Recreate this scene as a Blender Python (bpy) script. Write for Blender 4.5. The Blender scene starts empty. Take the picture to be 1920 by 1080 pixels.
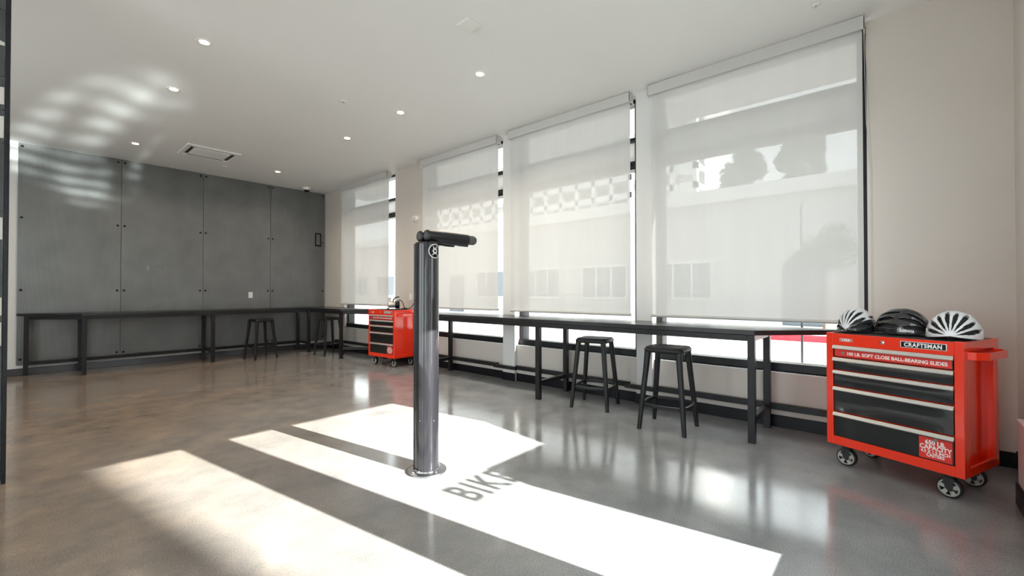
import bpy, bmesh, math, random
from mathutils import Vector, Matrix
random.seed(7)
C = bpy.context.scene.collection
sc = bpy.context.scene
PI = math.pi
R = math.radians

# ------------------------------------------------------------------ camera
cam_d = bpy.data.cameras.new('camera'); cam = bpy.data.objects.new('camera', cam_d); C.objects.link(cam)
cam.location = (0, 0, 1.22)
cam.rotation_euler = (R(90.6127), R(0.0), R(-48.59))
cam_d.sensor_width = 36; cam_d.lens = 819.4 / 1920 * 36
cam_d.clip_start = 0.02; cam_d.clip_end = 400
sc.camera = cam

# ------------------------------------------------------------------ view, world, sun
sc.view_settings.view_transform = 'Standard'; sc.view_settings.look = 'None'
sc.view_settings.gamma = 1.0; sc.view_settings.use_curve_mapping = False
sc.view_settings.exposure = 1.18
sc.cycles.use_denoising = True
sc.cycles.max_bounces = 14; sc.cycles.diffuse_bounces = 7; sc.cycles.glossy_bounces = 6
sc.cycles.transmission_bounces = 8; sc.cycles.transparent_max_bounces = 16
sc.cycles.sample_clamp_indirect = 6.0
sc.cycles.caustics_reflective = False; sc.cycles.caustics_refractive = False

w = bpy.data.worlds.new('sky'); sc.world = w; w.use_nodes = True
bg = w.node_tree.nodes['Background']
bg.inputs[0].default_value = (0.94, 0.965, 1.0, 1); bg.inputs[1].default_value = 2.3

SUN_AZ, SUN_TAN = 0.158, 0.528          # dx/dy of the light on the floor, fall per metre of y
ld = bpy.data.lights.new('sun', 'SUN'); ld.energy = 17; ld.angle = R(0.38); ld.color = (1, 0.965, 0.92)
lo = bpy.data.objects.new('sun', ld); C.objects.link(lo)
lo.rotation_euler = Vector((-SUN_AZ, 1, -SUN_TAN)).to_track_quat('-Z', 'Y').to_euler()
lo.location = (6, -8, 9)

H = 3.444; WX = 4.60; BY = 9.703; FY = -0.62; LX = -3.5

# ------------------------------------------------------------------ materials
def mat(name, col, rough=0.5, metal=0.0, spec=0.5, noise=0.0, nscale=8.0, bump=0.0, bscale=60.0, coat=0.0, emit=None, estr=0.0):
    m = bpy.data.materials.new(name); m.use_nodes = True
    nt = m.node_tree; b = nt.nodes['Principled BSDF']
    b.inputs['Base Color'].default_value = (*col, 1); b.inputs['Roughness'].default_value = rough
    b.inputs['Metallic'].default_value = metal; b.inputs['Specular IOR Level'].default_value = spec
    if coat: b.inputs['Coat Weight'].default_value = coat; b.inputs['Coat Roughness'].default_value = 0.06
    tc = nt.nodes.new('ShaderNodeTexCoord')
    if noise:
        n = nt.nodes.new('ShaderNodeTexNoise'); n.inputs['Scale'].default_value = nscale; n.inputs['Detail'].default_value = 5
        nt.links.new(tc.outputs['Object'], n.inputs['Vector'])
        mx = nt.nodes.new('ShaderNodeMix'); mx.data_type = 'RGBA'
        mx.inputs[6].default_value = (*[c * (1 - noise) for c in col], 1); mx.inputs[7].default_value = (*[min(1, c * (1 + noise)) for c in col], 1)
        nt.links.new(n.outputs['Fac'], mx.inputs[0]); nt.links.new(mx.outputs[2], b.inputs['Base Color'])
    if bump:
        n2 = nt.nodes.new('ShaderNodeTexNoise'); n2.inputs['Scale'].default_value = bscale; n2.inputs['Detail'].default_value = 3
        nt.links.new(tc.outputs['Object'], n2.inputs['Vector'])
        bp = nt.nodes.new('ShaderNodeBump'); bp.inputs['Strength'].default_value = bump; bp.inputs['Distance'].default_value = 0.01
        nt.links.new(n2.outputs['Fac'], bp.inputs['Height']); nt.links.new(bp.outputs[0], b.inputs['Normal'])
    if emit:
        b.inputs['Emission Color'].default_value = (*emit, 1); b.inputs['Emission Strength'].default_value = estr
    return m

M = {}
M['wall'] = mat('wall_paint_bounce', (0.655, 0.60, 0.552), 0.6, noise=0.03, nscale=2.0, bump=0.05, bscale=180)  # warm bounced light put into the beige; the paint is neutral white
M['neutral_paint'] = mat('neutral_wall_paint', (0.74, 0.735, 0.725), 0.5, noise=0.03, nscale=2.0)  # same white paint without the bounce tint
M['ceil'] = mat('ceiling_paint', (0.83, 0.825, 0.81), 0.75, noise=0.02, nscale=1.5)
M['trimwhite'] = mat('white_trim', (0.78, 0.78, 0.77), 0.4, noise=0.03)
M['fascia'] = mat('fascia_metal', (0.60, 0.59, 0.57), 0.4, noise=0.03)
M['black'] = mat('black_base', (0.007, 0.007, 0.010), 0.3, spec=0.22, noise=0.3, nscale=14)
M['skirt'] = mat('glossy_skirting', (0.05, 0.052, 0.06), 0.16, spec=0.7, noise=0.3, nscale=5)
M['steel'] = mat('blackened_steel', (0.014, 0.014, 0.016), 0.34, metal=0.0, spec=0.28, noise=0.4, nscale=18, bump=0.03, bscale=90)
M['benchtop'] = mat('bench_top_laminate', (0.018, 0.018, 0.020), 0.26, spec=0.4, noise=0.25, nscale=10)
M['stool'] = mat('stool_polymer', (0.012, 0.012, 0.014), 0.40, spec=0.3, noise=0.2, nscale=20, bump=0.03, bscale=120)
M['pad'] = mat('seat_pad', (0.012, 0.012, 0.013), 0.5, spec=0.3, noise=0.2, nscale=40)
M['frame'] = mat('dark_window_frame', (0.012, 0.013, 0.016), 0.35, spec=0.3, noise=0.2, nscale=12)
M['spandrel'] = mat('spandrel_grey', (0.55, 0.57, 0.57), 0.5, noise=0.04)
M['red'] = mat('red_enamel', (0.86, 0.034, 0.008), 0.22, coat=0.6, noise=0.05, nscale=5)
M['redlabel'] = mat('red_label', (0.72, 0.03, 0.02), 0.4, noise=0.06, nscale=12)
M['drawer'] = mat('black_enamel', (0.006, 0.007, 0.008), 0.28, coat=0.9, spec=0.4, noise=0.2, nscale=6, bump=0.02, bscale=9)
M['alu'] = mat('brushed_aluminium', (0.62, 0.60, 0.57), 0.38, metal=0.7, noise=0.06, nscale=20)
M['white'] = mat('white_print', (0.85, 0.84, 0.82), 0.45, noise=0.02)
M['mat'] = mat('rubber_mat', (0.03, 0.03, 0.032), 0.75, noise=0.3, nscale=60, bump=0.2, bscale=300)
M['rubber'] = mat('tyre_rubber', (0.02, 0.02, 0.021), 0.6, noise=0.2, nscale=30)
M['hub'] = mat('grey_hub', (0.42, 0.41, 0.39), 0.45, noise=0.1, nscale=30)
M['chrome'] = mat('chrome', (0.62, 0.63, 0.65), 0.10, metal=1.0, noise=0.05, nscale=12)
M['plate'] = mat('brushed_plate', (0.30, 0.30, 0.31), 0.3, metal=1.0, noise=0.1, nscale=20)
M['post'] = mat('polished_post', (0.018, 0.017, 0.021), 0.36, metal=0.25, spec=0.35, coat=1.0, noise=0.15, nscale=7)
M['armtube'] = mat('rubber_sleeve', (0.016, 0.016, 0.019), 0.36, noise=0.15, nscale=40)
M['armcap'] = mat('arm_cap', (0.10, 0.10, 0.10), 0.5, noise=0.15, nscale=40)
M['helmet_w'] = mat('white_helmet_shell', (0.72, 0.73, 0.75), 0.25, coat=0.4, noise=0.04, nscale=20)
M['helmet_b'] = mat('black_helmet_shell', (0.018, 0.018, 0.02), 0.16, coat=0.5, noise=0.3, nscale=20)
M['foam'] = mat('black_foam', (0.022, 0.021, 0.023), 0.8, noise=0.4, nscale=60, bump=0.3, bscale=150)
M['plastic_w'] = mat('white_plastic', (0.80, 0.80, 0.78), 0.35, noise=0.02)
M['plastic_g'] = mat('grey_plastic', (0.45, 0.45, 0.44), 0.45, noise=0.05)
M['slate'] = mat('slate_tile', (0.055, 0.06, 0.062), 0.35, noise=0.5, nscale=9, bump=0.05, bscale=40)
M['paletile'] = mat('pale_tile', (0.62, 0.60, 0.56), 0.35, noise=0.06, nscale=9)
M['grout'] = mat('grey_grout', (0.35, 0.35, 0.34), 0.9, noise=0.1, nscale=30)
M['vinyl'] = mat('black_vinyl', (0.02, 0.02, 0.02), 0.5, noise=0.1)
M['lamp'] = mat('lamp_glow', (1, 0.9, 0.75), 0.5, emit=(1, 0.84, 0.62), estr=14.0, noise=0.01)
M['asphalt'] = mat('asphalt', (0.34, 0.34, 0.34), 0.9, noise=0.15, nscale=3, bump=0.1, bscale=40)
M['paver'] = mat('pavement_concrete', (0.55, 0.54, 0.52), 0.85, noise=0.08, nscale=2)
M['yellow'] = mat('yellow_paint', (0.75, 0.55, 0.20), 0.7, noise=0.1, nscale=6)
M['redcurb'] = mat('red_kerb_paint', (0.70, 0.03, 0.05), 0.6, noise=0.15, nscale=4)
M['stucco'] = mat('pale_stucco', (0.60, 0.59, 0.57), 0.85, noise=0.06, nscale=1)
M['stucco2'] = mat('grey_stucco', (0.55, 0.54, 0.52), 0.85, noise=0.08, nscale=1)
M['slabwhite'] = mat('white_concrete', (0.80, 0.79, 0.77), 0.8, noise=0.05, nscale=1)
M['darkglass'] = mat('far_glass', (0.10, 0.12, 0.14), 0.15, noise=0.3, nscale=0.5)
M['bark'] = mat('bark', (0.10, 0.075, 0.055), 0.9, noise=0.4, nscale=9, bump=0.4, bscale=20)
M['leaf'] = mat('leaves', (0.06, 0.11, 0.035), 0.7, noise=0.5, nscale=3)
M['cabinet_g'] = mat('utility_grey', (0.24, 0.26, 0.25), 0.6, noise=0.08, nscale=5)

def floor_mat():
    m = bpy.data.materials.new('polished_concrete'); m.use_nodes = True
    nt = m.node_tree; b = nt.nodes['Principled BSDF']; L = nt.links.new
    tc = nt.nodes.new('ShaderNodeTexCoord')
    def noise(s, d=6, r=0.55):
        n = nt.nodes.new('ShaderNodeTexNoise'); n.inputs['Scale'].default_value = s; n.inputs['Detail'].default_value = d
        n.inputs['Roughness'].default_value = r; L(tc.outputs['Object'], n.inputs['Vector']); return n
    def ramp(src, stops):
        r = nt.nodes.new('ShaderNodeValToRGB'); e = r.color_ramp.elements
        e[0].position, e[0].color = stops[0][0], (*stops[0][1], 1); e[1].position, e[1].color = stops[-1][0], (*stops[-1][1], 1)
        for p, c in stops[1:-1]:
            k = e.new(p); k.color = (*c, 1)
        L(src, r.inputs[0]); return r
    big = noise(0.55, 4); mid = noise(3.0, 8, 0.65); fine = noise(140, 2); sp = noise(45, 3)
    # mottled browns lie towards the inner (left) half of the slab, plain greys near the windows
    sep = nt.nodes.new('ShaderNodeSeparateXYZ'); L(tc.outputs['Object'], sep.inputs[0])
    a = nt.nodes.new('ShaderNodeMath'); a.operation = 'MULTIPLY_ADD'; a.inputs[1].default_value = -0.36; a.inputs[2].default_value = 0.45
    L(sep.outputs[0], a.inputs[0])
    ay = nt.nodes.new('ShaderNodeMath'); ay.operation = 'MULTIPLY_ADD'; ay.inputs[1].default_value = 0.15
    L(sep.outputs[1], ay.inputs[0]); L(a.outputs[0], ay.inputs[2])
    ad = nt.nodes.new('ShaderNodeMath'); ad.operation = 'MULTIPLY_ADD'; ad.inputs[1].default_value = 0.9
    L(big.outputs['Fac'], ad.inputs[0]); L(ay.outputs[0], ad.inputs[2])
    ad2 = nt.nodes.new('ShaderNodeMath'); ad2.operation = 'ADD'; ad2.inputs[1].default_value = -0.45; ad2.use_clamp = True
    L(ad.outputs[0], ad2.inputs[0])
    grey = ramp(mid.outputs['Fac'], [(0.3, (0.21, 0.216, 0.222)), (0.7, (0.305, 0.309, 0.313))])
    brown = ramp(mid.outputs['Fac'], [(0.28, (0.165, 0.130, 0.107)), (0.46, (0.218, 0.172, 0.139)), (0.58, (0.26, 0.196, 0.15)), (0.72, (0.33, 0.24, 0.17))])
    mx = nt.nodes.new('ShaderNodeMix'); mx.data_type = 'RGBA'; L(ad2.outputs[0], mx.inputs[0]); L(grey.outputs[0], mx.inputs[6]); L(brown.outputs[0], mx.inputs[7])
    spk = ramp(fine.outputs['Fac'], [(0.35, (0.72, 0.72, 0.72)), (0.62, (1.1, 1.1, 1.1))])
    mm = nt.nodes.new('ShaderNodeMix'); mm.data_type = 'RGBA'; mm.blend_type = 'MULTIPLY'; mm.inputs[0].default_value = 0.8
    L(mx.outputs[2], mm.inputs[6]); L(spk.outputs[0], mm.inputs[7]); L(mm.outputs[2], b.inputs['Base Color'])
    rr = ramp(mid.outputs['Fac'], [(0.3, (0.10,) * 3), (0.7, (0.18,) * 3)]); L(rr.outputs[0], b.inputs['Roughness'])
    bp = nt.nodes.new('ShaderNodeBump'); bp.inputs['Strength'].default_value = 0.02; bp.inputs['Distance'].default_value = 0.01
    L(sp.outputs['Fac'], bp.inputs['Height']); L(bp.outputs[0], b.inputs['Normal'])
    b.inputs['Specular IOR Level'].default_value = 0.6
    return m
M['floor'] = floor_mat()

def panel_mat():
    m = mat('ribbed_metal_panel', (0.115, 0.118, 0.118), 0.36, metal=0.55)
    nt = m.node_tree; b = nt.nodes['Principled BSDF']; L = nt.links.new
    tc = nt.nodes.new('ShaderNodeTexCoord'); wv = nt.nodes.new('ShaderNodeTexWave'); wv.wave_type = 'BANDS'; wv.bands_direction = 'X'
    wv.inputs['Scale'].default_value = 26.0
    L(tc.outputs['Object'], wv.inputs['Vector'])
    n = nt.nodes.new('ShaderNodeTexNoise'); n.inputs['Scale'].default_value = 2.2; n.inputs['Detail'].default_value = 4; L(tc.outputs['Object'], n.inputs['Vector'])
    r = nt.nodes.new('ShaderNodeValToRGB'); r.color_ramp.elements[0].color = (0.155, 0.157, 0.157, 1); r.color_ramp.elements[1].color = (0.205, 0.207, 0.207, 1)
    r.color_ramp.elements[0].position = 0.3; r.color_ramp.elements[1].position = 0.7
    L(n.outputs['Fac'], r.inputs[0]); L(r.outputs[0], b.inputs['Base Color'])
    bp = nt.nodes.new('ShaderNodeBump'); bp.inputs['Strength'].default_value = 0.6; bp.inputs['Distance'].default_value = 0.003
    L(wv.outputs['Fac'], bp.inputs['Height']); L(bp.outputs[0], b.inputs['Normal'])
    return m
M['panel'] = panel_mat()

def fabric_mat():
    m = bpy.data.materials.new('blind_fabric'); m.use_nodes = True
    nt = m.node_tree; L = nt.links.new; nt.nodes.remove(nt.nodes['Principled BSDF']); out = nt.nodes['Material Output']
    tc = nt.nodes.new('ShaderNodeTexCoord')
    mp = nt.nodes.new('ShaderNodeMapping'); mp.inputs['Scale'].default_value = (3, 3, 0.25); L(tc.outputs['Object'], mp.inputs[0])
    n = nt.nodes.new('ShaderNodeTexNoise'); n.inputs['Scale'].default_value = 2.0; n.inputs['Detail'].default_value = 3; L(mp.outputs[0], n.inputs['Vector'])
    r = nt.nodes.new('ShaderNodeValToRGB'); r.color_ramp.elements[0].color = (0.66, 0.655, 0.645, 1); r.color_ramp.elements[1].color = (0.72, 0.715, 0.705, 1)
    L(n.outputs['Fac'], r.inputs[0])
    d = nt.nodes.new('ShaderNodeBsdfDiffuse'); t = nt.nodes.new('ShaderNodeBsdfTranslucent'); tr = nt.nodes.new('ShaderNodeBsdfTransparent')
    L(r.outputs[0], d.inputs[0]); L(r.outputs[0], t.inputs[0])
    a = nt.nodes.new('ShaderNodeMixShader'); a.inputs[0].default_value = 0.105; L(d.outputs[0], a.inputs[1]); L(t.outputs[0], a.inputs[2])
    c = nt.nodes.new('ShaderNodeMixShader'); c.inputs[0].default_value = 0.07; L(a.outputs[0], c.inputs[1]); L(tr.outputs[0], c.inputs[2])
    L(c.outputs[0], out.inputs[0]); return m
M['fabric'] = fabric_mat()

def frosted_mat():
    m = bpy.data.materials.new('frosted_panel'); m.use_nodes = True
    nt = m.node_tree; L = nt.links.new; nt.nodes.remove(nt.nodes['Principled BSDF']); out = nt.nodes['Material Output']
    d = nt.nodes.new('ShaderNodeBsdfDiffuse'); t = nt.nodes.new('ShaderNodeBsdfTranslucent')
    n = nt.nodes.new('ShaderNodeTexNoise'); n.inputs['Scale'].default_value = 3.0
    r = nt.nodes.new('ShaderNodeValToRGB'); r.color_ramp.elements[0].color = (0.74, 0.75, 0.74, 1); r.color_ramp.elements[1].color = (0.80, 0.81, 0.80, 1)
    L(n.outputs['Fac'], r.inputs[0]); L(r.outputs[0], d.inputs[0]); L(r.outputs[0], t.inputs[0])
    a = nt.nodes.new('ShaderNodeMixShader'); a.inputs[0].default_value = 0.55; L(d.outputs[0], a.inputs[1]); L(t.outputs[0], a.inputs[2]); L(a.outputs[0], out.inputs[0])
    return m
M['spandrel'] = frosted_mat()

def pane_mat(name, tint=(0.93, 0.96, 0.95)):
    m = bpy.data.materials.new(name); m.use_nodes = True
    nt = m.node_tree; L = nt.links.new; nt.nodes.remove(nt.nodes['Principled BSDF']); out = nt.nodes['Material Output']
    tr = nt.nodes.new('ShaderNodeBsdfTransparent'); tr.inputs[0].default_value = (*tint, 1)
    g = nt.nodes.new('ShaderNodeBsdfGlossy'); g.inputs['Roughness'].default_value = 0.01
    lw = nt.nodes.new('ShaderNodeLayerWeight'); lw.inputs['Blend'].default_value = 0.5
    pw = nt.nodes.new('ShaderNodeMath'); pw.operation = 'POWER'; pw.inputs[1].default_value = 4.0; L(lw.outputs['Facing'], pw.inputs[0])
    f = nt.nodes.new('ShaderNodeMath'); f.operation = 'MULTIPLY_ADD'; f.inputs[1].default_value = 0.5; f.inputs[2].default_value = 0.03; L(pw.outputs[0], f.inputs[0])
    mx = nt.nodes.new('ShaderNodeMixShader'); L(f.outputs[0], mx.inputs[0]); L(tr.outputs[0], mx.inputs[1]); L(g.outputs[0], mx.inputs[2])
    L(mx.outputs[0], out.inputs[0]); return m
M['pane'] = pane_mat('window_glass')

# ------------------------------------------------------------------ mesh helpers
class MB:
    def __init__(s): s.v = []; s.f = []; s.sm = []; s.mi = []; s.cur = 0
    def add(s, vs, fs, smooth=False):
        o = len(s.v); s.v += [tuple(v) for v in vs]
        for f in fs: s.f.append(tuple(i + o for i in f)); s.sm.append(smooth); s.mi.append(s.cur)
    def box(s, x0, x1, y0, y1, z0, z1):
        x0, x1 = min(x0, x1), max(x0, x1); y0, y1 = min(y0, y1), max(y0, y1); z0, z1 = min(z0, z1), max(z0, z1)
        vs = [(x0, y0, z0), (x1, y0, z0), (x1, y1, z0), (x0, y1, z0), (x0, y0, z1), (x1, y0, z1), (x1, y1, z1), (x0, y1, z1)]
        s.add(vs, [(0, 3, 2, 1), (4, 5, 6, 7), (0, 1, 5, 4), (1, 2, 6, 5), (2, 3, 7, 6), (3, 0, 4, 7)])
    def prism(s, poly, z0, z1, axis='z'):
        """extrude a counter-clockwise polygon; axis z: (x,y); axis y: (x,z); axis x: (y,z)"""
        n = len(poly)
        def P(a, b, c):
            return (a, b, c) if axis == 'z' else ((a, c, b) if axis == 'y' else (c, a, b))
        vs = [P(a, b, z0) for a, b in poly] + [P(a, b, z1) for a, b in poly]
        fs = [tuple(range(n - 1, -1, -1)), tuple(range(n, 2 * n))] + [(i, (i + 1) % n, n + (i + 1) % n, n + i) for i in range(n)]
        if axis == 'y': fs = [tuple(reversed(f)) for f in fs]
        s.add(vs, fs)
    def cyl(s, p0, p1, r0, r1=None, n=20, caps=True, smooth=True):
        r1 = r0 if r1 is None else r1
        p0, p1 = Vector(p0), Vector(p1); d = (p1 - p0).normalized()
        u = d.orthogonal().normalized(); w_ = d.cross(u)
        vs = []
        for p, r in ((p0, r0), (p1, r1)):
            vs += [p + (u * math.cos(2 * PI * i / n) + w_ * math.sin(2 * PI * i / n)) * r for i in range(n)]
        s.add(vs, [(i, (i + 1) % n, n + (i + 1) % n, n + i) for i in range(n)], smooth)
        if caps: s.add(vs[:n], [tuple(range(n - 1, -1, -1))]); s.add(vs[n:], [tuple(range(n))])
    def lathe(s, prof, o=(0, 0, 0), axis=(0, 0, 1), n=32, smooth=True):
        """prof: (radius, height) list"""
        o = Vector(o); d = Vector(axis).normalized(); u = d.orthogonal().normalized(); w_ = d.cross(u)
        vs = []; fs = []
        for r, h in prof:
            vs += [o + d * h + (u * math.cos(2 * PI * i / n) + w_ * math.sin(2 * PI * i / n)) * max(r, 1e-4) for i in range(n)]
        for k in range(len(prof) - 1):
            fs += [(k * n + i, k * n + (i + 1) % n, (k + 1) * n + (i + 1) % n, (k + 1) * n + i) for i in range(n)]
        s.add(vs, fs, smooth)
    def tube(s, path, r, n=10, closed=False):
        path = [Vector(p) for p in path]; N = len(path); vs = []; fs = []; pu = None
        for i, p in enumerate(path):
            a = path[i - 1] if i or closed else p; b = path[(i + 1) % N] if i < N - 1 or closed else p
            d = (b - a).normalized()
            u = d.orthogonal().normalized() if pu is None else (pu - d * pu.dot(d)).normalized()
            pu = u; w_ = d.cross(u); rr = r[i] if isinstance(r, (list, tuple)) else r
            vs += [p + (u * math.cos(2 * PI * k / n) + w_ * math.sin(2 * PI * k / n)) * rr for k in range(n)]
        for i in range(N if closed else N - 1):
            j = (i + 1) % N
            fs += [(i * n + k, i * n + (k + 1) % n, j * n + (k + 1) % n, j * n + k) for k in range(n)]
        s.add(vs, fs, True)
        if not closed:
            s.add(vs[:n], [tuple(range(n - 1, -1, -1))]); s.add(vs[-n:], [tuple(range(n))])
    def loft(s, rings, smooth=True, caps=True):
        n = len(rings[0]); vs = [p for r in rings for p in r]; fs = []
        for k in range(len(rings) - 1):
            fs += [(k * n + i, k * n + (i + 1) % n, (k + 1) * n + (i + 1) % n, (k + 1) * n + i) for i in range(n)]
        s.add(vs, fs, smooth)
        if caps: s.add(rings[0], [tuple(range(n - 1, -1, -1))]); s.add(rings[-1], [tuple(range(n))])
    def build(s, name, m, parent=None, bevel=0.0, seg=2):
        me = bpy.data.meshes.new(name); me.from_pydata([tuple(v) for v in s.v], [], s.f)
        me.polygons.foreach_set('use_smooth', s.sm)
        mats = m if isinstance(m, (list, tuple)) else [m]
        for k in mats: me.materials.append(k)
        me.polygons.foreach_set('material_index', s.mi)
        me.update()
        o = bpy.data.objects.new(name, me); C.objects.link(o)
        if parent: o.parent = parent
        if bevel:
            b = o.modifiers.new('edges', 'BEVEL'); b.width = bevel; b.segments = seg; b.limit_method = 'ANGLE'; b.angle_limit = R(40)
        return o

def box(name, m, x0, x1, y0, y1, z0, z1, parent=None, bevel=0.0):
    b = MB(); b.box(x0, x1, y0, y1, z0, z1); return b.build(name, m, parent, bevel)
def tag(o, label, cat, group=None):
    o['label'] = label; o['category'] = cat
    if group: o['group'] = group
    return o
def struct(o): o['kind'] = 'structure'; return o
def empty(name, loc=(0, 0, 0), rz=0.0):
    o = bpy.data.objects.new(name, None); C.objects.link(o); o.location = loc; o.rotation_euler = (0, 0, rz); o.empty_display_size = 0.1
    return o
def kids(o): return [c for c in bpy.data.objects if c.parent is o]
def copy_tree(o, parent=None):
    ch = kids(o); c = o.copy(); C.objects.link(c)
    if parent: c.parent = parent
    for k in ch: copy_tree(k, c)
    return c
def text(name, body, size, m, parent, loc, rot, align='LEFT', spacing=1.0, bold=0.0, depth=0.0006, xs=1.0):
    cu = bpy.data.curves.new(name, 'FONT'); cu.body = body; cu.size = size; cu.align_x = align; cu.space_character = spacing
    cu.offset = bold; cu.extrude = depth; cu.resolution_u = 3; cu.space_line = 0.82
    t = bpy.data.objects.new('tmp_text', cu); C.objects.link(t)
    bpy.context.view_layer.update()
    me = bpy.data.meshes.new_from_object(t.evaluated_get(bpy.context.evaluated_depsgraph_get()))
    bpy.data.objects.remove(t)
    me.name = name; me.materials.clear(); me.materials.append(m)
    o = bpy.data.objects.new(name, me); C.objects.link(o)
    if parent: o.parent = parent
    o.location = loc; o.rotation_euler = rot; o.scale = (xs, 1, 1)
    return o
def rrect(w_, d_, r, n=5, cx=0, cy=0):
    pts = []
    for (sx, sy, a0) in ((1, 1, 0), (-1, 1, 90), (-1, -1, 180), (1, -1, 270)):
        for k in range(n + 1):
            a = R(a0 + 90 * k / n)
            pts.append((cx + sx * (w_ / 2 - r) + r * math.cos(a), cy + sy * (d_ / 2 - r) + r * math.sin(a)))
    return pts

# ------------------------------------------------------------------ room shell
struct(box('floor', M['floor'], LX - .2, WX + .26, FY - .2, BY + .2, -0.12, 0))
struct(box('ceiling', M['ceil'], LX - .2, WX + .26, FY - .2, BY + .2, H, H + 0.15))
wall_back = struct(box('wall_back', M['neutral_paint'], LX - .2, WX + .26, BY, BY + .2, 0, H))
ADDED_LW = [(0.2, 2.2), (2.6, 4.8), (5.2, 7.6)]  # unseen left windows, added to flood the room with daylight
b = MB(); b.box(LX - .2, LX, FY - .2, ADDED_LW[0][0], 0, H); b.box(LX - .2, LX, ADDED_LW[2][1], BY, 0, H)
for i in range(2): b.box(LX - .2, LX, ADDED_LW[i][1], ADDED_LW[i + 1][0], 0, H)
for y0, y1 in ADDED_LW: b.box(LX - .2, LX, y0, y1, 0, .3); b.box(LX - .2, LX, y0, y1, 3.2, H)
struct(b.build('wall_left', M['wall']))
for i, (y0, y1) in enumerate(ADDED_LW):
    wn = struct(empty('window_%d' % (6 + i), (LX - .1, (y0 + y1) / 2, .3))); hh = (y1 - y0) / 2
    box('pane', M['pane'], -.002, .002, -hh + .04, hh - .04, .04, 2.86, wn)
    for a, c in ((-hh, -hh + .05), (hh - .05, hh)): box('jamb', M['frame'], -.04, .04, a, c, 0, 2.9, wn, .003)
    for a, c in ((0, .05), (2.85, 2.9)): box('rail', M['frame'], -.04, .04, -hh + .05, hh - .05, a, c, wn, .003)

# window wall: openings (y0,y1) from far to near
W = [(6.92, 8.78), (4.185, 6.0), (2.175, 3.965), (0.18, 1.99)]
KX = WX; CXF = 4.55; OX = WX + 0.24      # knee wall face, column face, outer face
SILL, HEAD = 0.50, 3.43
b = MB()
b.box(KX, OX, FY - .2, W[3][0], 0, H)
b.box(KX, OX, W[3][1], W[2][0], 0, H); b.box(KX, OX, W[2][1], W[1][0], 0, H)
b.box(KX, OX, W[1][1], W[0][0], 0, H); b.box(KX, OX, W[0][1], BY, 0, H)
for y0, y1 in W: b.box(KX, OX, y0, y1, 0, SILL); b.box(KX, OX, y0, y1, HEAD, H)
struct(b.build('wall_right', M['wall']))
for i, (y0, y1) in enumerate(((W[3][1], W[2][0]), (W[2][1], W[1][0]))):
    struct(box('column', M['neutral_paint'], CXF, KX, y0, y1, 0, H, bevel=0.004))
# windows
ZB = (0.50, 0.575, 2.63, 2.655, 2.67, 2.725, 2.957, 2.995, 3.385, 3.43)
for i, (y0, y1) in enumerate(W):
    wn = empty('window_%d' % (i + 1), (4.72, (y0 + y1) / 2, SILL)); struct(wn)
    ox, oy = 4.72, (y0 + y1) / 2
    def wb(name, m, xa, xb, ya, yb, za, zb, bv=0.003):
        o = box(name, m, xa - ox, xb - ox, ya - oy, yb - oy, za - SILL, zb - SILL, wn, bv); return o
    wb('sill', M['trimwhite'], 4.585, 4.69, y0 + .001, y1 - .001, .488, .50, 0.002)
    wb('bottom_rail', M['frame'], 4.64, 4.79, y0, y1, ZB[0], ZB[1])
    wb('head_rail', M['frame'], 4.66, 4.79, y0, y1, ZB[8], ZB[9])
    wb('lower_transom', M['frame'], 4.66, 4.79, y0 + .06, y1 - .06, 2.63, 2.66)
    wb('lower_transom', M['frame'], 4.66, 4.79, y0 + .06, y1 - .06, 2.672, 2.725)
    wb('upper_transom', M['frame'], 4.66, 4.79, y0 + .06, y1 - .06, ZB[6], ZB[7])
    for (a, c) in ((y0, y0 + .065), (y1 - .065, y1)):
        wb('jamb', M['frame'], 4.66, 4.79, a, c, ZB[1], ZB[8])
    wb('spandrel_panel', M['spandrel'], 4.72, 4.728, y0 + .065, y1 - .065, 2.725, ZB[6], 0)
    wb('pane', M['pane'], 4.722, 4.726, y0 + .06, y1 - .06, ZB[1] - .01, 2.64, 0)
    wb('transom_pane', M['pane'], 4.722, 4.726, y0 + .06, y1 - .06, ZB[7] - .01, ZB[8] + .01, 0)

# front wall behind the camera: knee wall, tall window and a glazed door, seen in the light on the floor
FI = -0.517
AX0, AX1, AZ0, AZ1 = 1.936, 3.56, 0.55, 2.598
DX0, DX1 = 0.72, 1.62
b = MB()
b.box(LX, -3.0, FY - .12, FY, 0, H); b.box(0.35, DX0, FY - .12, FY, 0, H); b.box(-3.0, 0.35, FY - .12, FY, 0, .3); b.box(-3.0, .35, FY - .12, FY, AZ1, H); b.box(DX0, AX1, FY - .12, FY, AZ1, H)
b.box(DX1, AX0, FY - .06, FY, 0, AZ1); b.box(AX1, KX, FY - .12, FY, 0, H)
b.box(AX0, AX1, FY - .12, FY, 0, 0.49); 
struct(b.build('wall_front', M['wall']))
struct(box('trim_1', M['wall'], AX0, 3.84, FY, FI, 0, 0.475))
struct(box('trim_2', M['trimwhite'], AX0, 3.845, FY - .02, FI + .004, 0.475, 0.49))
wf = struct(empty('window_5', ((AX0 + AX1) / 2, FY - .03, 0.49)))
cx = (AX0 + AX1) / 2
def fb(name, m, xa, xb, ya, yb, za, zb, par, o, bv=0.003):
    return box(name, m, xa - o[0], xb - o[0], ya - o[1], yb - o[1], za - o[2], zb - o[2], par, bv)
o5 = (cx, FY - .03, 0.49)
fb('bottom_rail', M['frame'], AX0 - .02, AX1, FY - .045, FY - .015, 0.49, AZ0, wf, o5)
fb('jamb', M['frame'], AX1 - .05, AX1, FY - .06, FY - .01, AZ0, AZ1, wf, o5)
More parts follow.
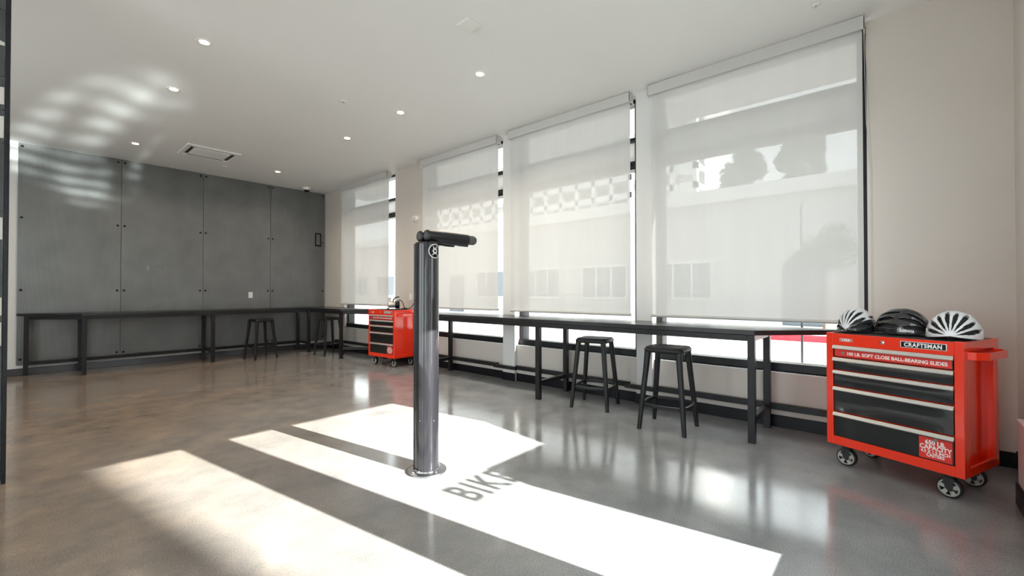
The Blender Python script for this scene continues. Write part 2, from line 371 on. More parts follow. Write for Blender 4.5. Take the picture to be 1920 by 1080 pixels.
fb('pane', M['pane'], AX0 + .01, AX1 - .04, FY - .032, FY - .028, AZ0 - .01, AZ1 - .005, wf, o5, 0)
lt = text('lettering', 'BIKE', 0.196, M['vinyl'], wf, (2.170 - cx, 0.006, 1.323 - 0.49), (R(90), 0, 0), spacing=1.19, bold=0.0055, depth=0.0004)
dr = struct(empty('door_1', ((DX0 + DX1) / 2, FY - .03, 0)))
od = ((DX0 + DX1) / 2, FY - .03, 0)
fb('bottom_rail', M['frame'], DX0, DX1, FY - .05, FY - .01, 0.02, 0.22, dr, od)
fb('stile', M['frame'], DX0, DX0 + .05, FY - .05, FY - .01, 0.22, AZ1, dr, od)
fb('pane', M['pane'], DX0 + .04, DX1, FY - .032, FY - .028, 0.2, AZ1 - .005, dr, od, 0)

wf2 = struct(empty('window_10', (-1.325, FY - .06, .3)))  # unseen front glazing, added to bring in more sky light
box('pane', M['pane'], -1.63, 1.63, -.002, .002, .04, AZ1 - .34, wf2)
for a, c in ((-1.675, -1.62), (-.03, .03), (1.62, 1.675)): box('mullion', M['frame'], a, c, -.03, .03, 0, AZ1 - .3, wf2, .003)
for a, c in ((0, .05), (AZ1 - .35, AZ1 - .3)): box('rail', M['frame'], -1.62, 1.62, -.028, .028, a, c, wf2, .003)
# baseboards
BBH = 0.104
struct(box('baseboard_back', M['skirt'], LX, WX, BY - .014, BY, 0, BBH, bevel=0.003))
b = MB()
segs = [(FY, W[3][1], KX), (W[3][1] - .012, W[2][0] + .012, CXF), (W[2][0], W[2][1], KX), (W[2][1] - .012, W[1][0] + .012, CXF), (W[1][0], BY - .014, KX)]
for y0, y1, x in segs: b.box(x - .013, x, y0, y1, 0, BBH + .004)
struct(b.build('baseboard_right', M['black'], bevel=0.003))
b = MB(); b.box(AX0, 3.84, FI, FI + .012, 0, BBH + .02); b.box(3.84, KX - .013, FY, FY + .012, 0, BBH + .02)
struct(b.build('baseboard_front', M['black'], bevel=0.003))

# corrugated metal panels screwed on the back wall
PX = [0.0, 1.146, 2.292, 3.456, 4.592]
box('backing', M['black'], .03, 4.58, BY - .006, BY - .0005, .16, H - .01, wall_back)
for i in range(4):
    x0, x1 = PX[i] + .0025, PX[i + 1] - .0025; xc = (x0 + x1) / 2
    b = MB(); b.box(x0 - xc, x1 - xc, -.020, -.007, 0.153, H - .006)
    p = b.build('metal_panel', M['panel'], wall_back, 0.002); p.location = (xc, BY, 0)
    first = None
    for z in (0.235, 1.258, 2.333, 3.388):
        for x in (x0 + .038, x1 - .042):
            if first is None:
                s_ = MB(); s_.lathe([(.0005, -.009), (.010, -.008), (.016, -.004), (.0175, 0)], axis=(0, 1, 0), n=14)
                o = first = s_.build('screw', M['black'], p)
            else:
                o = first.copy(); C.objects.link(o); o.parent = p
            o.location = (x - xc, -.0195, z)

# tiled partition end at the left edge
pt = struct(box('partition_wall', M['grout'], -2.2, -.056, 4.302, 4.44, 0, H))
pitch = 0.2155; z = 0.017
row = 0
bands = {13: ((2.931, 2.811), (2.80, 2.805)), 11: ((2.50, 2.537), (2.39, 2.427)), 10: ((2.33, 2.35), (2.19, 2.21)), 7: ((1.72, 1.70), (1.53, 1.56)), 5: ((1.15, 1.19), (1.06, 1.075)), 4: ((1.031, 1.03), (.94, .881)), 0: ((.125, .125), (.075, .075))}
k = 0
while z < H - .02:
    z1 = min(z + pitch, H - .002)
    for c in range(5):
        xa = -.056 - (c + 1) * .43 + (0.215 if row % 2 and c else 0) ; xb = -.056 - c * .43 + (0.215 if row % 2 and c else 0)
        if row % 2 and c == 0: xa = -.056 - .215
        xa = max(xa, -2.2)
        if xb - xa < .01: continue
        t = box('tile', M['slate'], xa + .002, xb - .002, 4.29, 4.302, z + .002, z1 - .002, pt, 0.0015)
    z = z1; row += 1
for kk, ((tl, tr), (bl, br)) in bands.items():
    b = MB(); b.prism([(-.36, bl), (-.062, br), (-.062, max(tr, br + .02)), (-.36, max(tl, bl + .02))], 4.2875, 4.2902, 'y'); b.build('pale_inlay', M['paletile'], pt)
struct(box('trim_3', M['frame'], -.056, -.037, 4.283, 4.445, 0, H, bevel=0.002))

# ------------------------------------------------------------------ roller blinds
BL = [(6.965, 8.755, 0.975), (4.22, 5.985, 0.965), (2.207, 4.0, 0.96), (0.19, 1.985, 0.96)]
names = ['translucent roller blind in the corner nearest the dark metal panels', 'translucent roller blind behind the floor-mounted repair post',
         'translucent roller blind with the pale building showing through, behind the farther stool', 'widest translucent roller blind, beside the bare wall and the helmets']
for i, (y0, y1, zb) in enumerate(BL):
    t = empty('roller_blind', (4.5, (y0 + y1) / 2, zb)); tag(t, names[i], 'blind', 'roller blinds on the window wall')
    yc = (y0 + y1) / 2; hw = (y1 - y0) / 2
    b = MB(); b.box(-.055, -.047, -hw - .008, hw + .008, 3.325 - zb, H - .012 - zb); b.box(-.055, .045, -hw - .008, -hw, 3.325 - zb, H - .003 - zb); b.box(-.055, .045, hw, hw + .008, 3.325 - zb, H - .003 - zb)
    b.build('fascia', M['fascia'], t, 0.002)
    b = MB(); b.cyl((0.0, -hw + .005, 3.385 - zb), (0.0, hw - .005, 3.385 - zb), .036, n=20); b.build('roller_tube', M['fascia'], t)
    b = MB(); b.add([(0, -hw + .01, .02), (0, hw - .01, .02), (0, hw - .01, 3.39 - zb), (0, -hw + .01, 3.39 - zb)], [(3, 2, 1, 0)]); b.build('fabric', M['fabric'], t)
    b = MB(); b.cyl((0, -hw + .008, .016), (0, hw - .008, .016), .016, n=14); b.build('bottom_rail', M['fascia'], t)
    if i == 3:
        b = MB(); b.tube([(.012, -hw - .004, 3.35 - zb), (.02, -hw - .03, 2.6 - zb), (.03, -hw - .045, 2.2 - zb), (.03, -hw - .045, 0.03)], .0022, 6)
        b.tube([(.012, -hw + .001, 3.35 - zb), (.02, -hw - .01, 2.6 - zb), (.03, -hw - .036, 2.2 - zb), (.03, -hw - .036, 0.03)], .0022, 6)
        b.build('pull_chain', M['plastic_g'], t)

# ------------------------------------------------------------------ workbenches
TZ = 0.915
def leg_at(par, x, y, o, h=TZ - .04): 
    b = MB(); b.box(x - .027 - o[0], x + .027 - o[0], y - .027 - o[1], y + .027 - o[1], 0, h); return b.build('leg', M['steel'], par, 0.003)
def rail(par, name, x0, x1, y0, y1, z0, z1, o):
    b = MB(); b.box(x0 - o[0], x1 - o[0], y0 - o[1], y1 - o[1], z0, z1); return b.build(name, M['steel'], par, 0.003)
RX = 4.515   # rear rail line of the window benches
# long window bench
o = (4.25, 3.08); wbk = empty('workbench', (o[0], o[1], 0))
tag(wbk, 'long black workbench under the windows, behind the two stools', 'workbench')
b = MB(); b.prism([(x - o[0], y - o[1]) for x, y in ((3.935, .868), (4.535, .25), (4.535, 5.93), (3.935, 5.30))], TZ - .04, TZ); b.build('bench_top', M['benchtop'], wbk, 0.003)
for y in (0.893, 3.09, 5.27):
    leg_at(wbk, 3.962, y, o); leg_at(wbk, RX, y, o)
    rail(wbk, 'cross_rail', 3.9895, RX - .0275, y - .022, y + .022, .165, .215, o)
    rail(wbk, 'top_cross_rail', 3.9895, RX - .0275, y - .022, y + .022, TZ - .09, TZ - .041, o)
for ya, yb in ((.9205, 3.0625), (3.1175, 5.2425)): rail(wbk, 'apron', 3.937, 3.985, ya, yb, TZ - .09, TZ - .041, o)
for y in (0.29, 5.89): leg_at(wbk, RX, y, o)
for ya, yb in ((.3175, .8655), (.9205, 1.93), (2.24, 3.0625), (3.1175, 3.90), (4.25, 5.2425), (5.2975, 5.8625)): rail(wbk, 'rear_rail', RX - .022, RX + .022, ya, yb, .175, .23, o)
for ya, yb in ((1.90, 2.27), (3.87, 4.28)): rail(wbk, 'bridging_rail', RX - .062, RX - .0225, ya, yb, .172, .217, o)
# corner bench along the windows
o = (4.25, 8.0); cb = empty('workbench', (o[0], o[1], 0))
tag(cb, 'short black window workbench meeting the wall workbench in the far corner', 'workbench')
b = MB(); b.prism([(x - o[0], y - o[1]) for x, y in ((3.955, 7.70), (4.56, 7.09), (4.56, 9.012), (3.955, 9.012))], TZ - .04, TZ); b.build('bench_top', M['benchtop'], cb, 0.003)
leg_at(cb, 3.985, 7.736, o)
for nm, za, zb_ in (('cross_rail', .165, .215), ('top_cross_rail', TZ - .09, TZ - .041)):
    b = MB(); b.prism([(x - o[0], y - o[1]) for x, y in ((3.995, 7.695), (4.478, 7.15), (4.5, 7.18), (4.012, 7.735))], za, zb_); b.build(nm, M['steel'], cb, .003)
leg_at(cb, RX, 7.14, o)
rail(cb, 'apron', 3.96, 4.008, 7.761, 9.0, TZ - .09, TZ - .041, o)
for ya, yb in ((7.165, 9.0),): rail(cb, 'rear_rail', RX - .022, RX + .022, ya, yb, .175, .23, o)
# back wall bench
o = (2.3, 9.35); bb = empty('workbench', (o[0], o[1], 0))
tag(bb, 'long black workbench along the dark ribbed metal panels', 'workbench')
BYR = 9.618
b = MB(); b.prism([(x - o[0], y - o[1]) for x, y in ((.645, 9.018), (4.58, 9.018), (4.58, 9.675), (.0, 9.675))], TZ - .04, TZ); b.build('bench_top', M['benchtop'], bb, 0.003)
for x in (0.67, 2.294, 3.99):
    yf = 9.045 if x < 3.5 else 9.10
    leg_at(bb, x, yf, o); leg_at(bb, x, BYR, o)
    rail(bb, 'cross_rail', x - .022, x + .022, yf + .025, BYR - .025, .165, .215, o)
    rail(bb, 'top_cross_rail', x - .022, x + .022, yf + .025, BYR - .025, TZ - .09, TZ - .041, o)
leg_at(bb, 0.098, BYR, o)
for xa, xb in ((.695, 2.269), (2.319, 3.93)): rail(bb, 'apron', xa, xb, 9.021, 9.069, TZ - .09, TZ - .041, o)
b = MB(); b.prism([(x - o[0], y - o[1]) for x, y in ((.64, 9.07), (.67, 9.105), (.14, 9.60), (.105, 9.57))], TZ - .09, TZ - .041); b.build('apron', M['steel'], bb, 0.003)
for xa, xb in ((.123, .645), (.695, 2.269), (2.319, 3.965)): rail(bb, 'rear_rail', xa, xb, BYR - .022, BYR + .022, .15, .20, o)

# ------------------------------------------------------------------ stools
def make_stool():
    t = empty('bar_stool')
    SH = 0.735
    b = MB(); rings = []
    for (s_, z_) in ((.310, SH - .050), (.338, SH - .046), (.346, SH - .030), (.346, SH - .020), (.338, SH - .014), (.31, SH - .012)):
        rings.append([(x, y, z_) for x, y in rrect(s_, s_, .055 if s_ > .31 else .045)])
    b.loft(rings); b.build('seat', M['stool'], t)
    b = MB(); rings = []
    for (s_, z_) in ((.322, SH - .014), (.326, SH - .006), (.318, SH - .001), (.27, SH + .001), (.12, SH - .005)):
        rings.append([(x, y, z_) for x, y in rrect(s_, s_, .05 if s_ > .2 else .03)])
    b.loft(rings); b.build('seat_pad', M['pad'], t)
    for sx, sy in ((1, 1), (-1, 1), (-1, -1), (1, -1)):
        b = MB(); rings = []
        for (off, z_, w_) in ((.134, SH - .022, .056), (.139, SH - .075, .050), (.149, SH - .2, .046), (.178, .22, .042), (.196, 0.0, .034)):
            rings.append([(sx * off + x, sy * off + y, z_) for x, y in rrect(w_, w_, w_ * .3, 3)])
        b.loft(rings); b.build('leg', M['stool'], t)
    b = MB()
    q = .176
    for k in range(4):
        a = k * PI / 2; rings = []
        for j in range(9):
            u = -1 + j / 4; bow = .028 * (1 - u * u)
            px, py = u * (q - .008), -(q - .004) - bow
            c, s_ = math.cos(a), math.sin(a)
            ring = []
            for (dn, dz) in ((-.012, -.014), (.012, -.014), (.012, .012), (-.012, .012)):
                x_, y_ = px, py + dn
                ring.append((c * x_ - s_ * y_, s_ * x_ + c * y_, .222 + dz))
            rings.append(ring)
        b.loft(rings, smooth=False)
    b.build('foot_ring', M['stool'], t, 0.004)
    return t
st = make_stool()
spots = [(3.915, 1.565, 4, 'black stool pulled out at the window workbench, nearer the red chest with helmets'),
         (4.150, 2.462, 12, 'black stool by the middle legs of the window workbench'),
         (3.02, 8.90, 8, 'black stool under the workbench on the dark metal wall'),
         (4.085, 8.41, 3, 'black stool tucked in the far corner under the short window workbench')]
for i, (x, y, a, lab) in enumerate(spots):
    s_ = st if i == 0 else copy_tree(st)
    s_.location = (x, y, 0); s_.rotation_euler = (0, 0, R(a)); tag(s_, lab, 'stool', 'black stools at the workbenches')

# ------------------------------------------------------------------ tool chests
CW, CD, CZ0, CZ1 = 0.722, 0.50, 0.15, 0.936
def make_chest():
    t = empty('tool_chest')
    b = MB(); s_ = .042; rec = .045
    HB = CZ1 - CZ0
    def zt(v): return CZ1 - v
    # carcass: stiles, top and bottom fascia, inset sides, back, floor
    b.box(0, s_, 0, .04, CZ0, CZ1); b.box(CW - s_, CW, 0, .04, CZ0, CZ1)
    b.box(s_, CW - s_, 0, .04, zt(.086), CZ1 - .004); b.box(s_, CW - s_, 0, .04, CZ0, zt(.727))
    b.box(rec, rec + .012, .04, CD - .03, CZ0, CZ1 - .05); b.box(CW - rec - .012, CW - rec, .04, CD - .03, CZ0, CZ1 - .05)
    for x0, x1 in ((0, .012), (CW - .012, CW)):
        b.box(x0, x1, .04, .075, CZ0, CZ1); b.box(x0, x1, CD - .065, CD - .03, CZ0, CZ1); b.box(x0, x1, .075, CD - .065, CZ1 - .055, CZ1); b.box(x0, x1, .075, CD - .065, CZ0, CZ0 + .055)
    b.box(0, CW, CD - .03, CD, CZ0, CZ1); b.box(.012, CW - .012, .04, CD - .03, CZ0, CZ0 + .015)
    b.box(.012, CW - .012, .04, CD - .03, CZ1 - .05, CZ1 - .012)
    b.box(s_, CW - s_, .035, .04, zt(.727), zt(.086))
    b.build('body', M['red'], t, 0.004)
    box('top_mat', M['mat'], .02, CW - .02, .018, CD - .02, CZ1 - .0125, CZ1 - .001, t)
    rows = [(.086, .165), (.172, .255), (.262, .370), (.378, .549), (.557, .725)]
    for i, (a, c) in enumerate(rows):
        d = MB(); nx, nz = 14, 8; xa, xb, za, zb_ = s_ + .006, CW - s_ - .006, zt(c), zt(a + .022); g = []
        for jz in range(nz + 1):
            for jx in range(nx + 1):
                fu, fv = jx / nx, jz / nz; y = .004
                if i in (1, 2, 3): y += (.0045 if i > 1 else .002) * math.sin(PI * fv) * (1 - (2 * fu - 1) ** 6) + (.0012 * math.sin(fu * 7 + i) * math.sin(PI * fv) if i > 1 else 0)
                g.append((xa + (xb - xa) * fu, y, za + (zb_ - za) * fv))
        d.add(g, [(jz * (nx + 1) + jx, jz * (nx + 1) + jx + 1, (jz + 1) * (nx + 1) + jx + 1, (jz + 1) * (nx + 1) + jx) for jz in range(nz) for jx in range(nx)], True)
        d.add([(xa, .004, za), (xb, .004, za), (xb, .03, za), (xa, .03, za), (xa, .004, zb_), (xb, .004, zb_), (xb, .03, zb_), (xa, .03, zb_)], [(0, 3, 2, 1), (4, 5, 6, 7), (1, 2, 6, 5), (2, 3, 7, 6), (3, 0, 4, 7)])
        d = d.build('drawer', M['drawer'], t)
        h = MB()
        h.prism([(-.018, zt(a + .020)), (-.014, zt(a + .026)), (.003, zt(a + .024)), (.003, zt(a)), (-.006, zt(a))], s_ + .002, CW - s_ - .002, 'x')
        h.build('handle', M['alu'], d, 0.0015)
        if i == 0:
            box('label_strip', M['redlabel'], s_ + .012, CW - s_ - .010, .0025, .0038, zt(c - .003), zt(a + .027), d)
            text('lettering', '100 LB. SOFT CLOSE BALL-BEARING SLIDES', .030, M['white'], d, (CW / 2 + .028, .0022, zt(c - .016)), (R(90), 0, 0), 'CENTER', 1.0, .0009, .0003, 0.92)
            b = MB(); b.lathe([(.0005, .0012), (.0105, .001), (.0105, 0)], (s_ + .062, .0025, zt(c - .026)), (0, -1, 0), 20)
            b.box(s_ + .058, s_ + .066, .0009, .0015, zt(c - .03), zt(c - .022)); b.build('badge', [M['cabinet_g']], d)
        if i == 4:
            x1 = CW - s_ - .012; x0 = x1 - .152
            box('sticker', M['redlabel'], x0, x1, .0025, .0038, zt(c - .006), zt(a + .034), d)
            xc = (x0 + x1) / 2
            text('lettering', '650 LB.\nCAPACITY', .036, M['white'], d, (xc, .0022, zt(a + .074)), (R(90), 0, 0), 'CENTER', 1.0, .0012, .0003, 0.86)
            text('lettering', '4.5 X 1.5 INCH\nCASTERS', .0255, M['white'], d, (xc, .0022, zt(a + .126)), (R(90), 0, 0), 'CENTER', 1.0, .0008, .0003, 0.82)
            b = MB(); b.lathe([(.0005, .0012), (.010, .001), (.010, 0)], (xc, .0025, zt(a + .044)), (0, -1, 0), 20); b.build('badge', M['cabinet_g'], d)
    # badge plate, lock, flag sticker on the top fascia
    pl = MB(); pl.box(.430, .650, -.003, 0, zt(.060), zt(.020)); pl = pl.build('name_plate', M['white'], t, 0.001); pl['label'] = 'black name plate with white border and letters'
    box('plate_face', M['black'], .434, .646, -.0042, -.003, zt(.057), zt(.023), pl)
    text('lettering', 'CRAFTSMAN', .034, M['white'], pl, (.540, -.0045, zt(.0515)), (R(90), 0, 0), 'CENTER', 1.12, .0012, .0003, 0.86)
    b = MB(); b.lathe([(.0005, .006), (.004, .006), (.009, .005), (.012, .003), (.0125, 0)], (.335, 0, zt(.042)), (0, -1, 0), 24); b.build('lock', M['chrome'], t)
    b = MB(); 
    for k in range(3): b.box(.085, .165, -.001, 0, zt(.0555 - k * .008), zt(.051 - k * .008))
    b.build('flag_sticker', M['plastic_g'], t)
    text('lettering', 'USA', .026, M['white'], t, (.126, -.0016, zt(.054)), (R(90), 0, 0), 'CENTER', 1.0, .0008, .0003, 1.0)
    # U shaped side handle on the right
    b = MB(); hz0, hz1 = CZ1 - .105, CZ1 - .060
    out = [(CW - .001, .05), (CW + .035, .055), (CW + .075, .11), (CW + .075, CD - .13), (CW + .035, CD - .07), (CW - .001, CD - .065)]
    inn = [(CW - .001, .058), (CW + .031, .063), (CW + .067, .115), (CW + .067, CD - .135), (CW + .031, CD - .078), (CW - .001, CD - .073)]
    n = len(out); vs = [(x, y, hz0) for x, y in out] + [(x, y, hz0) for x, y in inn] + [(x, y, hz1) for x, y in out] + [(x, y, hz1) for x, y in inn]
    fs = []
    for k in range(n - 1):
        fs += [(k, k + 1, 2 * n + k + 1, 2 * n + k), (n + k + 1, n + k, 3 * n + k, 3 * n + k + 1), (2 * n + k, 2 * n + k + 1, 3 * n + k + 1, 3 * n + k), (k + 1, k, n + k, n + k + 1)]
    b.add(vs, fs); b.build('side_handle', M['red'], t, 0.002)
    # casters
    for (cx_, cy_, rz) in ((.09, .075, .12), (CW - .09, .075, .05), (.09, CD - .09, -.2), (CW - .09, CD - .09, .1)):
        r = .060
        k = MB(); k.box(-.045, .045, -.04, .04, CZ0 - .008, CZ0); k.cyl((0, 0, CZ0 - .03), (0, 0, CZ0 - .008), .028, n=18)
        for sy in (-1, 1):
            k.prism([(-.026, CZ0 - .03), (.026, CZ0 - .03), (.018, r - .012), (-.008 + .01, r - .018), (-.014, r)], sy * .030 - .002, sy * .030 + .002, 'y')
        k = k.build('caster', M['rubber'], t); k.location = (cx_, cy_, 0); k.rotation_euler = (0, 0, rz)
        wv = MB(); wv.lathe([(.036, -.022), (.052, -.024), (.058, -.018), (.060, -.010), (.060, .010), (.058, .018), (.052, .024), (.036, .022)], (0, 0, r), (0, 1, 0), 36); wv.build('tyre', M['rubber'], k)
        hb = MB(); hb.lathe([(.046, -.020), (.050, -.0245), (.0425, -.0245), (.041, -.019)], (0, 0, r), (0, 1, 0), 36)
        hb.lathe([(.0005, -.027), (.012, -.0265), (.014, -.02), (.014, .02)], (0, 0, r), (0, 1, 0), 20)
        for q in range(5):
            a = 2 * PI * q / 5 + .3; ca, sa = math.cos(a), math.sin(a)
            pts = [(ca * .010 - sa * -.008, r + sa * .010 + ca * -.008), (ca * .043 - sa * -.013, r + sa * .043 + ca * -.013), (ca * .043 - sa * .013, r + sa * .043 + ca * .013), (ca * .010 - sa * .008, r + sa * .010 + ca * .008)]
            hb.prism(pts, -.0245, -.019, 'y')
        hb.build('hub', M['hub'], k)
    return t
c1 = make_chest(); ph = 0.383
c1.location = (3.861, 0.387, 0); c1.rotation_euler = (0, 0, math.atan2(-math.cos(ph), -math.sin(ph)))
tag(c1, 'red five-drawer rolling tool chest carrying three cycling helmets', 'tool chest', 'red rolling tool chests')
c2 = copy_tree(c1); ph2 = -0.058
c2.location = (4.0, 6.81, 0); c2.rotation_euler = (0, 0, math.atan2(-math.cos(ph2), -math.sin(ph2)))
tag(c2, 'red five-drawer rolling tool chest with a small air compressor on top', 'tool chest', 'red rolling tool chests')
def on_chest(ph_, o_, s_, t_):
    return (o_[0] - math.sin(ph_) * s_ + math.cos(ph_) * t_, o_[1] - math.cos(ph_) * s_ - math.sin(ph_) * t_)

# ------------------------------------------------------------------ helmets
def make_helmet(L, Wd, Hh, shellm, lowm, nv, vents_back=True):
    t = empty('bike_helmet'); nt_, np_ = 72, 96
    def P(u, v, sc_=1.0):
        th = u * PI; phi = v * (PI + .30) - .15
        r = max(math.sin(th), 0) ** (0.95 if math.cos(th) > 0 else .75)
        x = -L / 2 * math.cos(th) * (0.97 if math.cos(th) > 0 else 1.0)
        y = Wd / 2 * r * math.cos(phi)
        front = 0.5 + 0.5 * math.cos(th)
        z = Hh * (r * max(math.sin(phi), -.12)) * (1 - .10 * (1 - front) ** 2) + .006 * front ** 2 + .020 * (1 - front) ** 2
        return (x * sc_, y * sc_, .022 + z * (sc_ if sc_ < 1 else 1))
    vs = [P(i / nt_, j / np_) for i in range(nt_ + 1) for j in range(np_ + 1)]
    fs = []; low = []
    for i in range(nt_):
        for j in range(np_):
            u = (i + .5) / nt_; v = (j + .5) / np_; hole = False
            if .055 < v < .945:
                s_ = (v - .055) / .89 * nv; f = s_ - math.floor(s_); k = int(s_)
                off = .03 * ((k % 2) * 2 - 1)
                for (ua, ub) in ((.065, .45 + off), (.50 + off, .86)):
                    if ua < u < ub:
                        q = (u - ua) / (ub - ua); hw = (.31 if ub < .6 else .29) * min(1, (math.sin(PI * q ** .85)) ** .5)
                        if abs(f - .5) < hw: hole = True
            elif False:
                vv = v if v < .5 else 1 - v
                for (ua, ub) in ((.25, .45), (.52, .74)):
                    if ua < u < ub and .035 < vv < .068: hole = True
            if hole: continue
            a = i * (np_ + 1) + j; fs.append((a, a + 1, a + np_ + 2, a + np_ + 1)); low.append(1 if (v < .19 or v > .81) and lowm else 0)
    b = MB(); b.v = vs; b.f = fs; b.sm = [True] * len(fs); b.mi = low
    o = b.build('shell', [shellm, lowm or shellm], t)
    sd = o.modifiers.new('thick', 'SOLIDIFY'); sd.thickness = .013; sd.offset = -1 
    b = MB(); n1, n2 = 28, 36
    vs = [P(i / n1, j / n2, .86) for i in range(n1 + 1) for j in range(n2 + 1)]
    b.add(vs, [(i * (n2 + 1) + j, i * (n2 + 1) + j + 1, (i + 1) * (n2 + 1) + j + 1, (i + 1) * (n2 + 1) + j) for i in range(n1) for j in range(n2)], True)
    b.build('liner', M['foam'], t)
    # retention cradle and straps lying on the chest
    b = MB(); b.tube([(L * .30, Wd * .34, .05), (L * .45, Wd * .2, .022), (L * .49, 0, .018), (L * .45, -Wd * .2, .022), (L * .30, -Wd * .34, .05)], .007, 8); b.build('cradle', M['foam'], t)
    for s_ in (1, -1):
        b = MB(); b.tube([(-.03, s_ * Wd * .42, .05), (-.02, s_ * Wd * .33, .012), (.04, s_ * Wd * .15, .008)], .005, 6); b.build('strap', M['rubber'], t)
    return t
ZT = CZ1 - .001
def put(h, s_, t_, rz, lab, o_=(3.861, .387), ph_=ph):
    x, y = on_chest(ph_, o_, s_, t_); h.location = (x, y, ZT); h.rotation_euler = (0, 0, rz); tag(h, lab, 'helmet', 'cycling helmets on the red chest')
# local +x of a helmet is its back, so its brow points along -x
h1 = make_helmet(.300, .205, .150, M['helmet_w'], M['helmet_b'], 8); put(h1, .104, .18, R(-22), 'white and black vented cycling helmet at the window end of the chest top')
h3 = make_helmet(.305, .252, .150, M['helmet_w'], None, 8); put(h3, .622, .18, R(-10), 'white vented cycling helmet at the handle end of the chest top')
h2 = make_helmet(.285, .235, .155, M['helmet_b'], M['helmet_b'], 8); put(h2, .356, .225, R(70), 'glossy black vented cycling helmet between the two white ones')
text('lettering', 'bmou', .030, M['white'], h2, (-.058, .1125, .030), (R(86), 0, R(190)), 'CENTER', 1.0, .0007, .001)

# ------------------------------------------------------------------ small compressor on the far chest
cp = empty('air_compressor', (4.20, 6.36, CZ1), R(-35)); tag(cp, 'small silver and black air compressor with a hose on the far red chest', 'compressor')
b = MB(); b.box(-.11, .10, -.06, .06, 0, .012)
for x in (-.09, .08):
    for y in (-.05, .05): b.cyl((x, y, 0), (x, y, .03), .012, n=10)
b.build('base', M['black'], cp, .002)
b = MB(); b.lathe([(.0005, -.10), (.03, -.098), (.05, -.085), (.054, -.06), (.054, .02), (.048, .03)], (0, 0, .085), (1, 0, 0), 24); b.build('tank', M['alu'], cp)
b = MB(); b.lathe([(.045, .028), (.062, .032), (.064, .08), (.055, .098), (.0005, .10)], (0, 0, .080), (1, 0, 0), 24); b.build('motor', M['black'], cp)
b = MB(); b.cyl((-.07, 0, .13), (-.07, 0, .18), .022, n=16); b.cyl((-.07, 0, .18), (-.07, 0, .185), .036, n=16); b.cyl((-.07, 0, .185), (-.07, 0, .20), .025, n=16); b.build('pump_head', M['alu'], cp)
b = MB(); b.tube([(-.01, 0, .135), (0, 0, .17), (.03, 0, .20), (.075, 0, .215), (.09, 0, .205)], .010, 10); b.build('carry_handle', M['black'], cp)
b = MB(); b.tube([(.06, .02, .14), (.10, .04, .165), (.14, .05, .13), (.17, .05, .05), (.19, .04, .014), (.22, .0, .010), (.17, -.04, .010), (.12, -.055, .012), (.15, -.02, .018), (.22, .02, .014), (.27, .05, .02), (.31, .07, .055), (.33, .085, .10)], .007, 8); b.build('hose', M['rubber'], cp)
b = MB(); b.box(.15, .22, -.03, .03, 0, .028); b.build('plug_block', M['black'], cp, .005)

# ------------------------------------------------------------------ repair post
ps = empty('bike_repair_post', (1.874, 2.437, 0)); tag(ps, 'polished metal repair post bolted to the floor in the sunlight', 'repair stand')
b = MB(); b.lathe([(.0005, .012), (.128, .012), (.135, .009), (.135, 0)], n=56); b.build('base_plate', M['plate'], ps)
b = MB(); b.lathe([(.0835, .012), (.0825, .03), (.082, 1.55), (.080, 1.562), (.0785, 1.564), (.0005, 1.564)], n=64); b.build('column', M['post'], ps)
b = MB(); b.lathe([(.090, .012), (.090, .018), (.083, .022)], n=48); b.build('weld_collar', M['chrome'], ps)
for k in range(4):
    a = R(-48.6 - 90 + 47 + 90 * k); x, y = .109 * math.cos(a), .109 * math.sin(a)
    b = MB(); b.lathe([(.0005, .024), (.006, .0235), (.0085, .019), (.009, .013)], (x, y, 0), n=12); b.lathe([(.013, .0145), (.0135, .012)], (x, y, 0), n=16); b.build('bolt', M['chrome'], ps)
for (z, aoff) in ((.36, -62), (.355, 62)):
    a = R(-138.6 + 13 + aoff * .55); x, y = .0815 * math.cos(a), .0815 * math.sin(a)
    b = MB(); b.lathe([(.0005, .003), (.003, .002), (.004, 0)], (x, y, z), (x, y, 0), 12); b.build('rivet', M['plate'], ps)
# back seam plates on the left flank
b = MB(); a = R(-138.6 + 13 - 95); x, y = math.cos(a), math.sin(a)
b.box(-.004, .004, -.018, .018, .02, 1.555); sp = b.build('tool_door', M['post'], ps, .002); sp.location = (.083 * x, .083 * y, 0); sp.rotation_euler = (0, 0, a)
def arm(dy, x0, x1):
    k = MB(); zc = 1.612 - .0; r = .0385
    k.lathe([(.0005, 0), (.030, 0), (.0375, .004), (r, .010), (r, x1 - x0 - .085)], (x0, dy, zc), (1, 0, 0), 28); k = k.build('hanger_arm', M['armtube'], ps)
    e = MB(); e.lathe([(r - .001, x1 - x0 - .086), (r - .003, x1 - x0 - .084), (r - .004, x1 - x0 - .018), (r - .010, x1 - x0 - .004), (.0005, x1 - x0)], (x0, dy, zc), (1, 0, 0), 28); e.build('end_cap', M['armcap'], k)
    e = MB(); e.lathe([(.024, -.0015), (.0005, -.002)], (x0, dy, zc), (1, 0, 0), 20); e.build('disc', M['armcap'], k)
    e = MB()
    for xx in (.045, .125): e.box(x0 + xx - .012, x0 + xx + .012, dy - .006, dy + .006, 1.560, zc - .02)
    e.box(x0 + .03, x1 - .10, dy - .009, dy + .009, zc - .050, zc - .030); e.box(x1 - .16, x1 - .075, dy - .012, dy + .012, zc - .052, zc - .030)
    e.build('bracket', M['armtube'], k, .003)
arm(-.036, -.035, .420); arm(.048, -.030, .36)
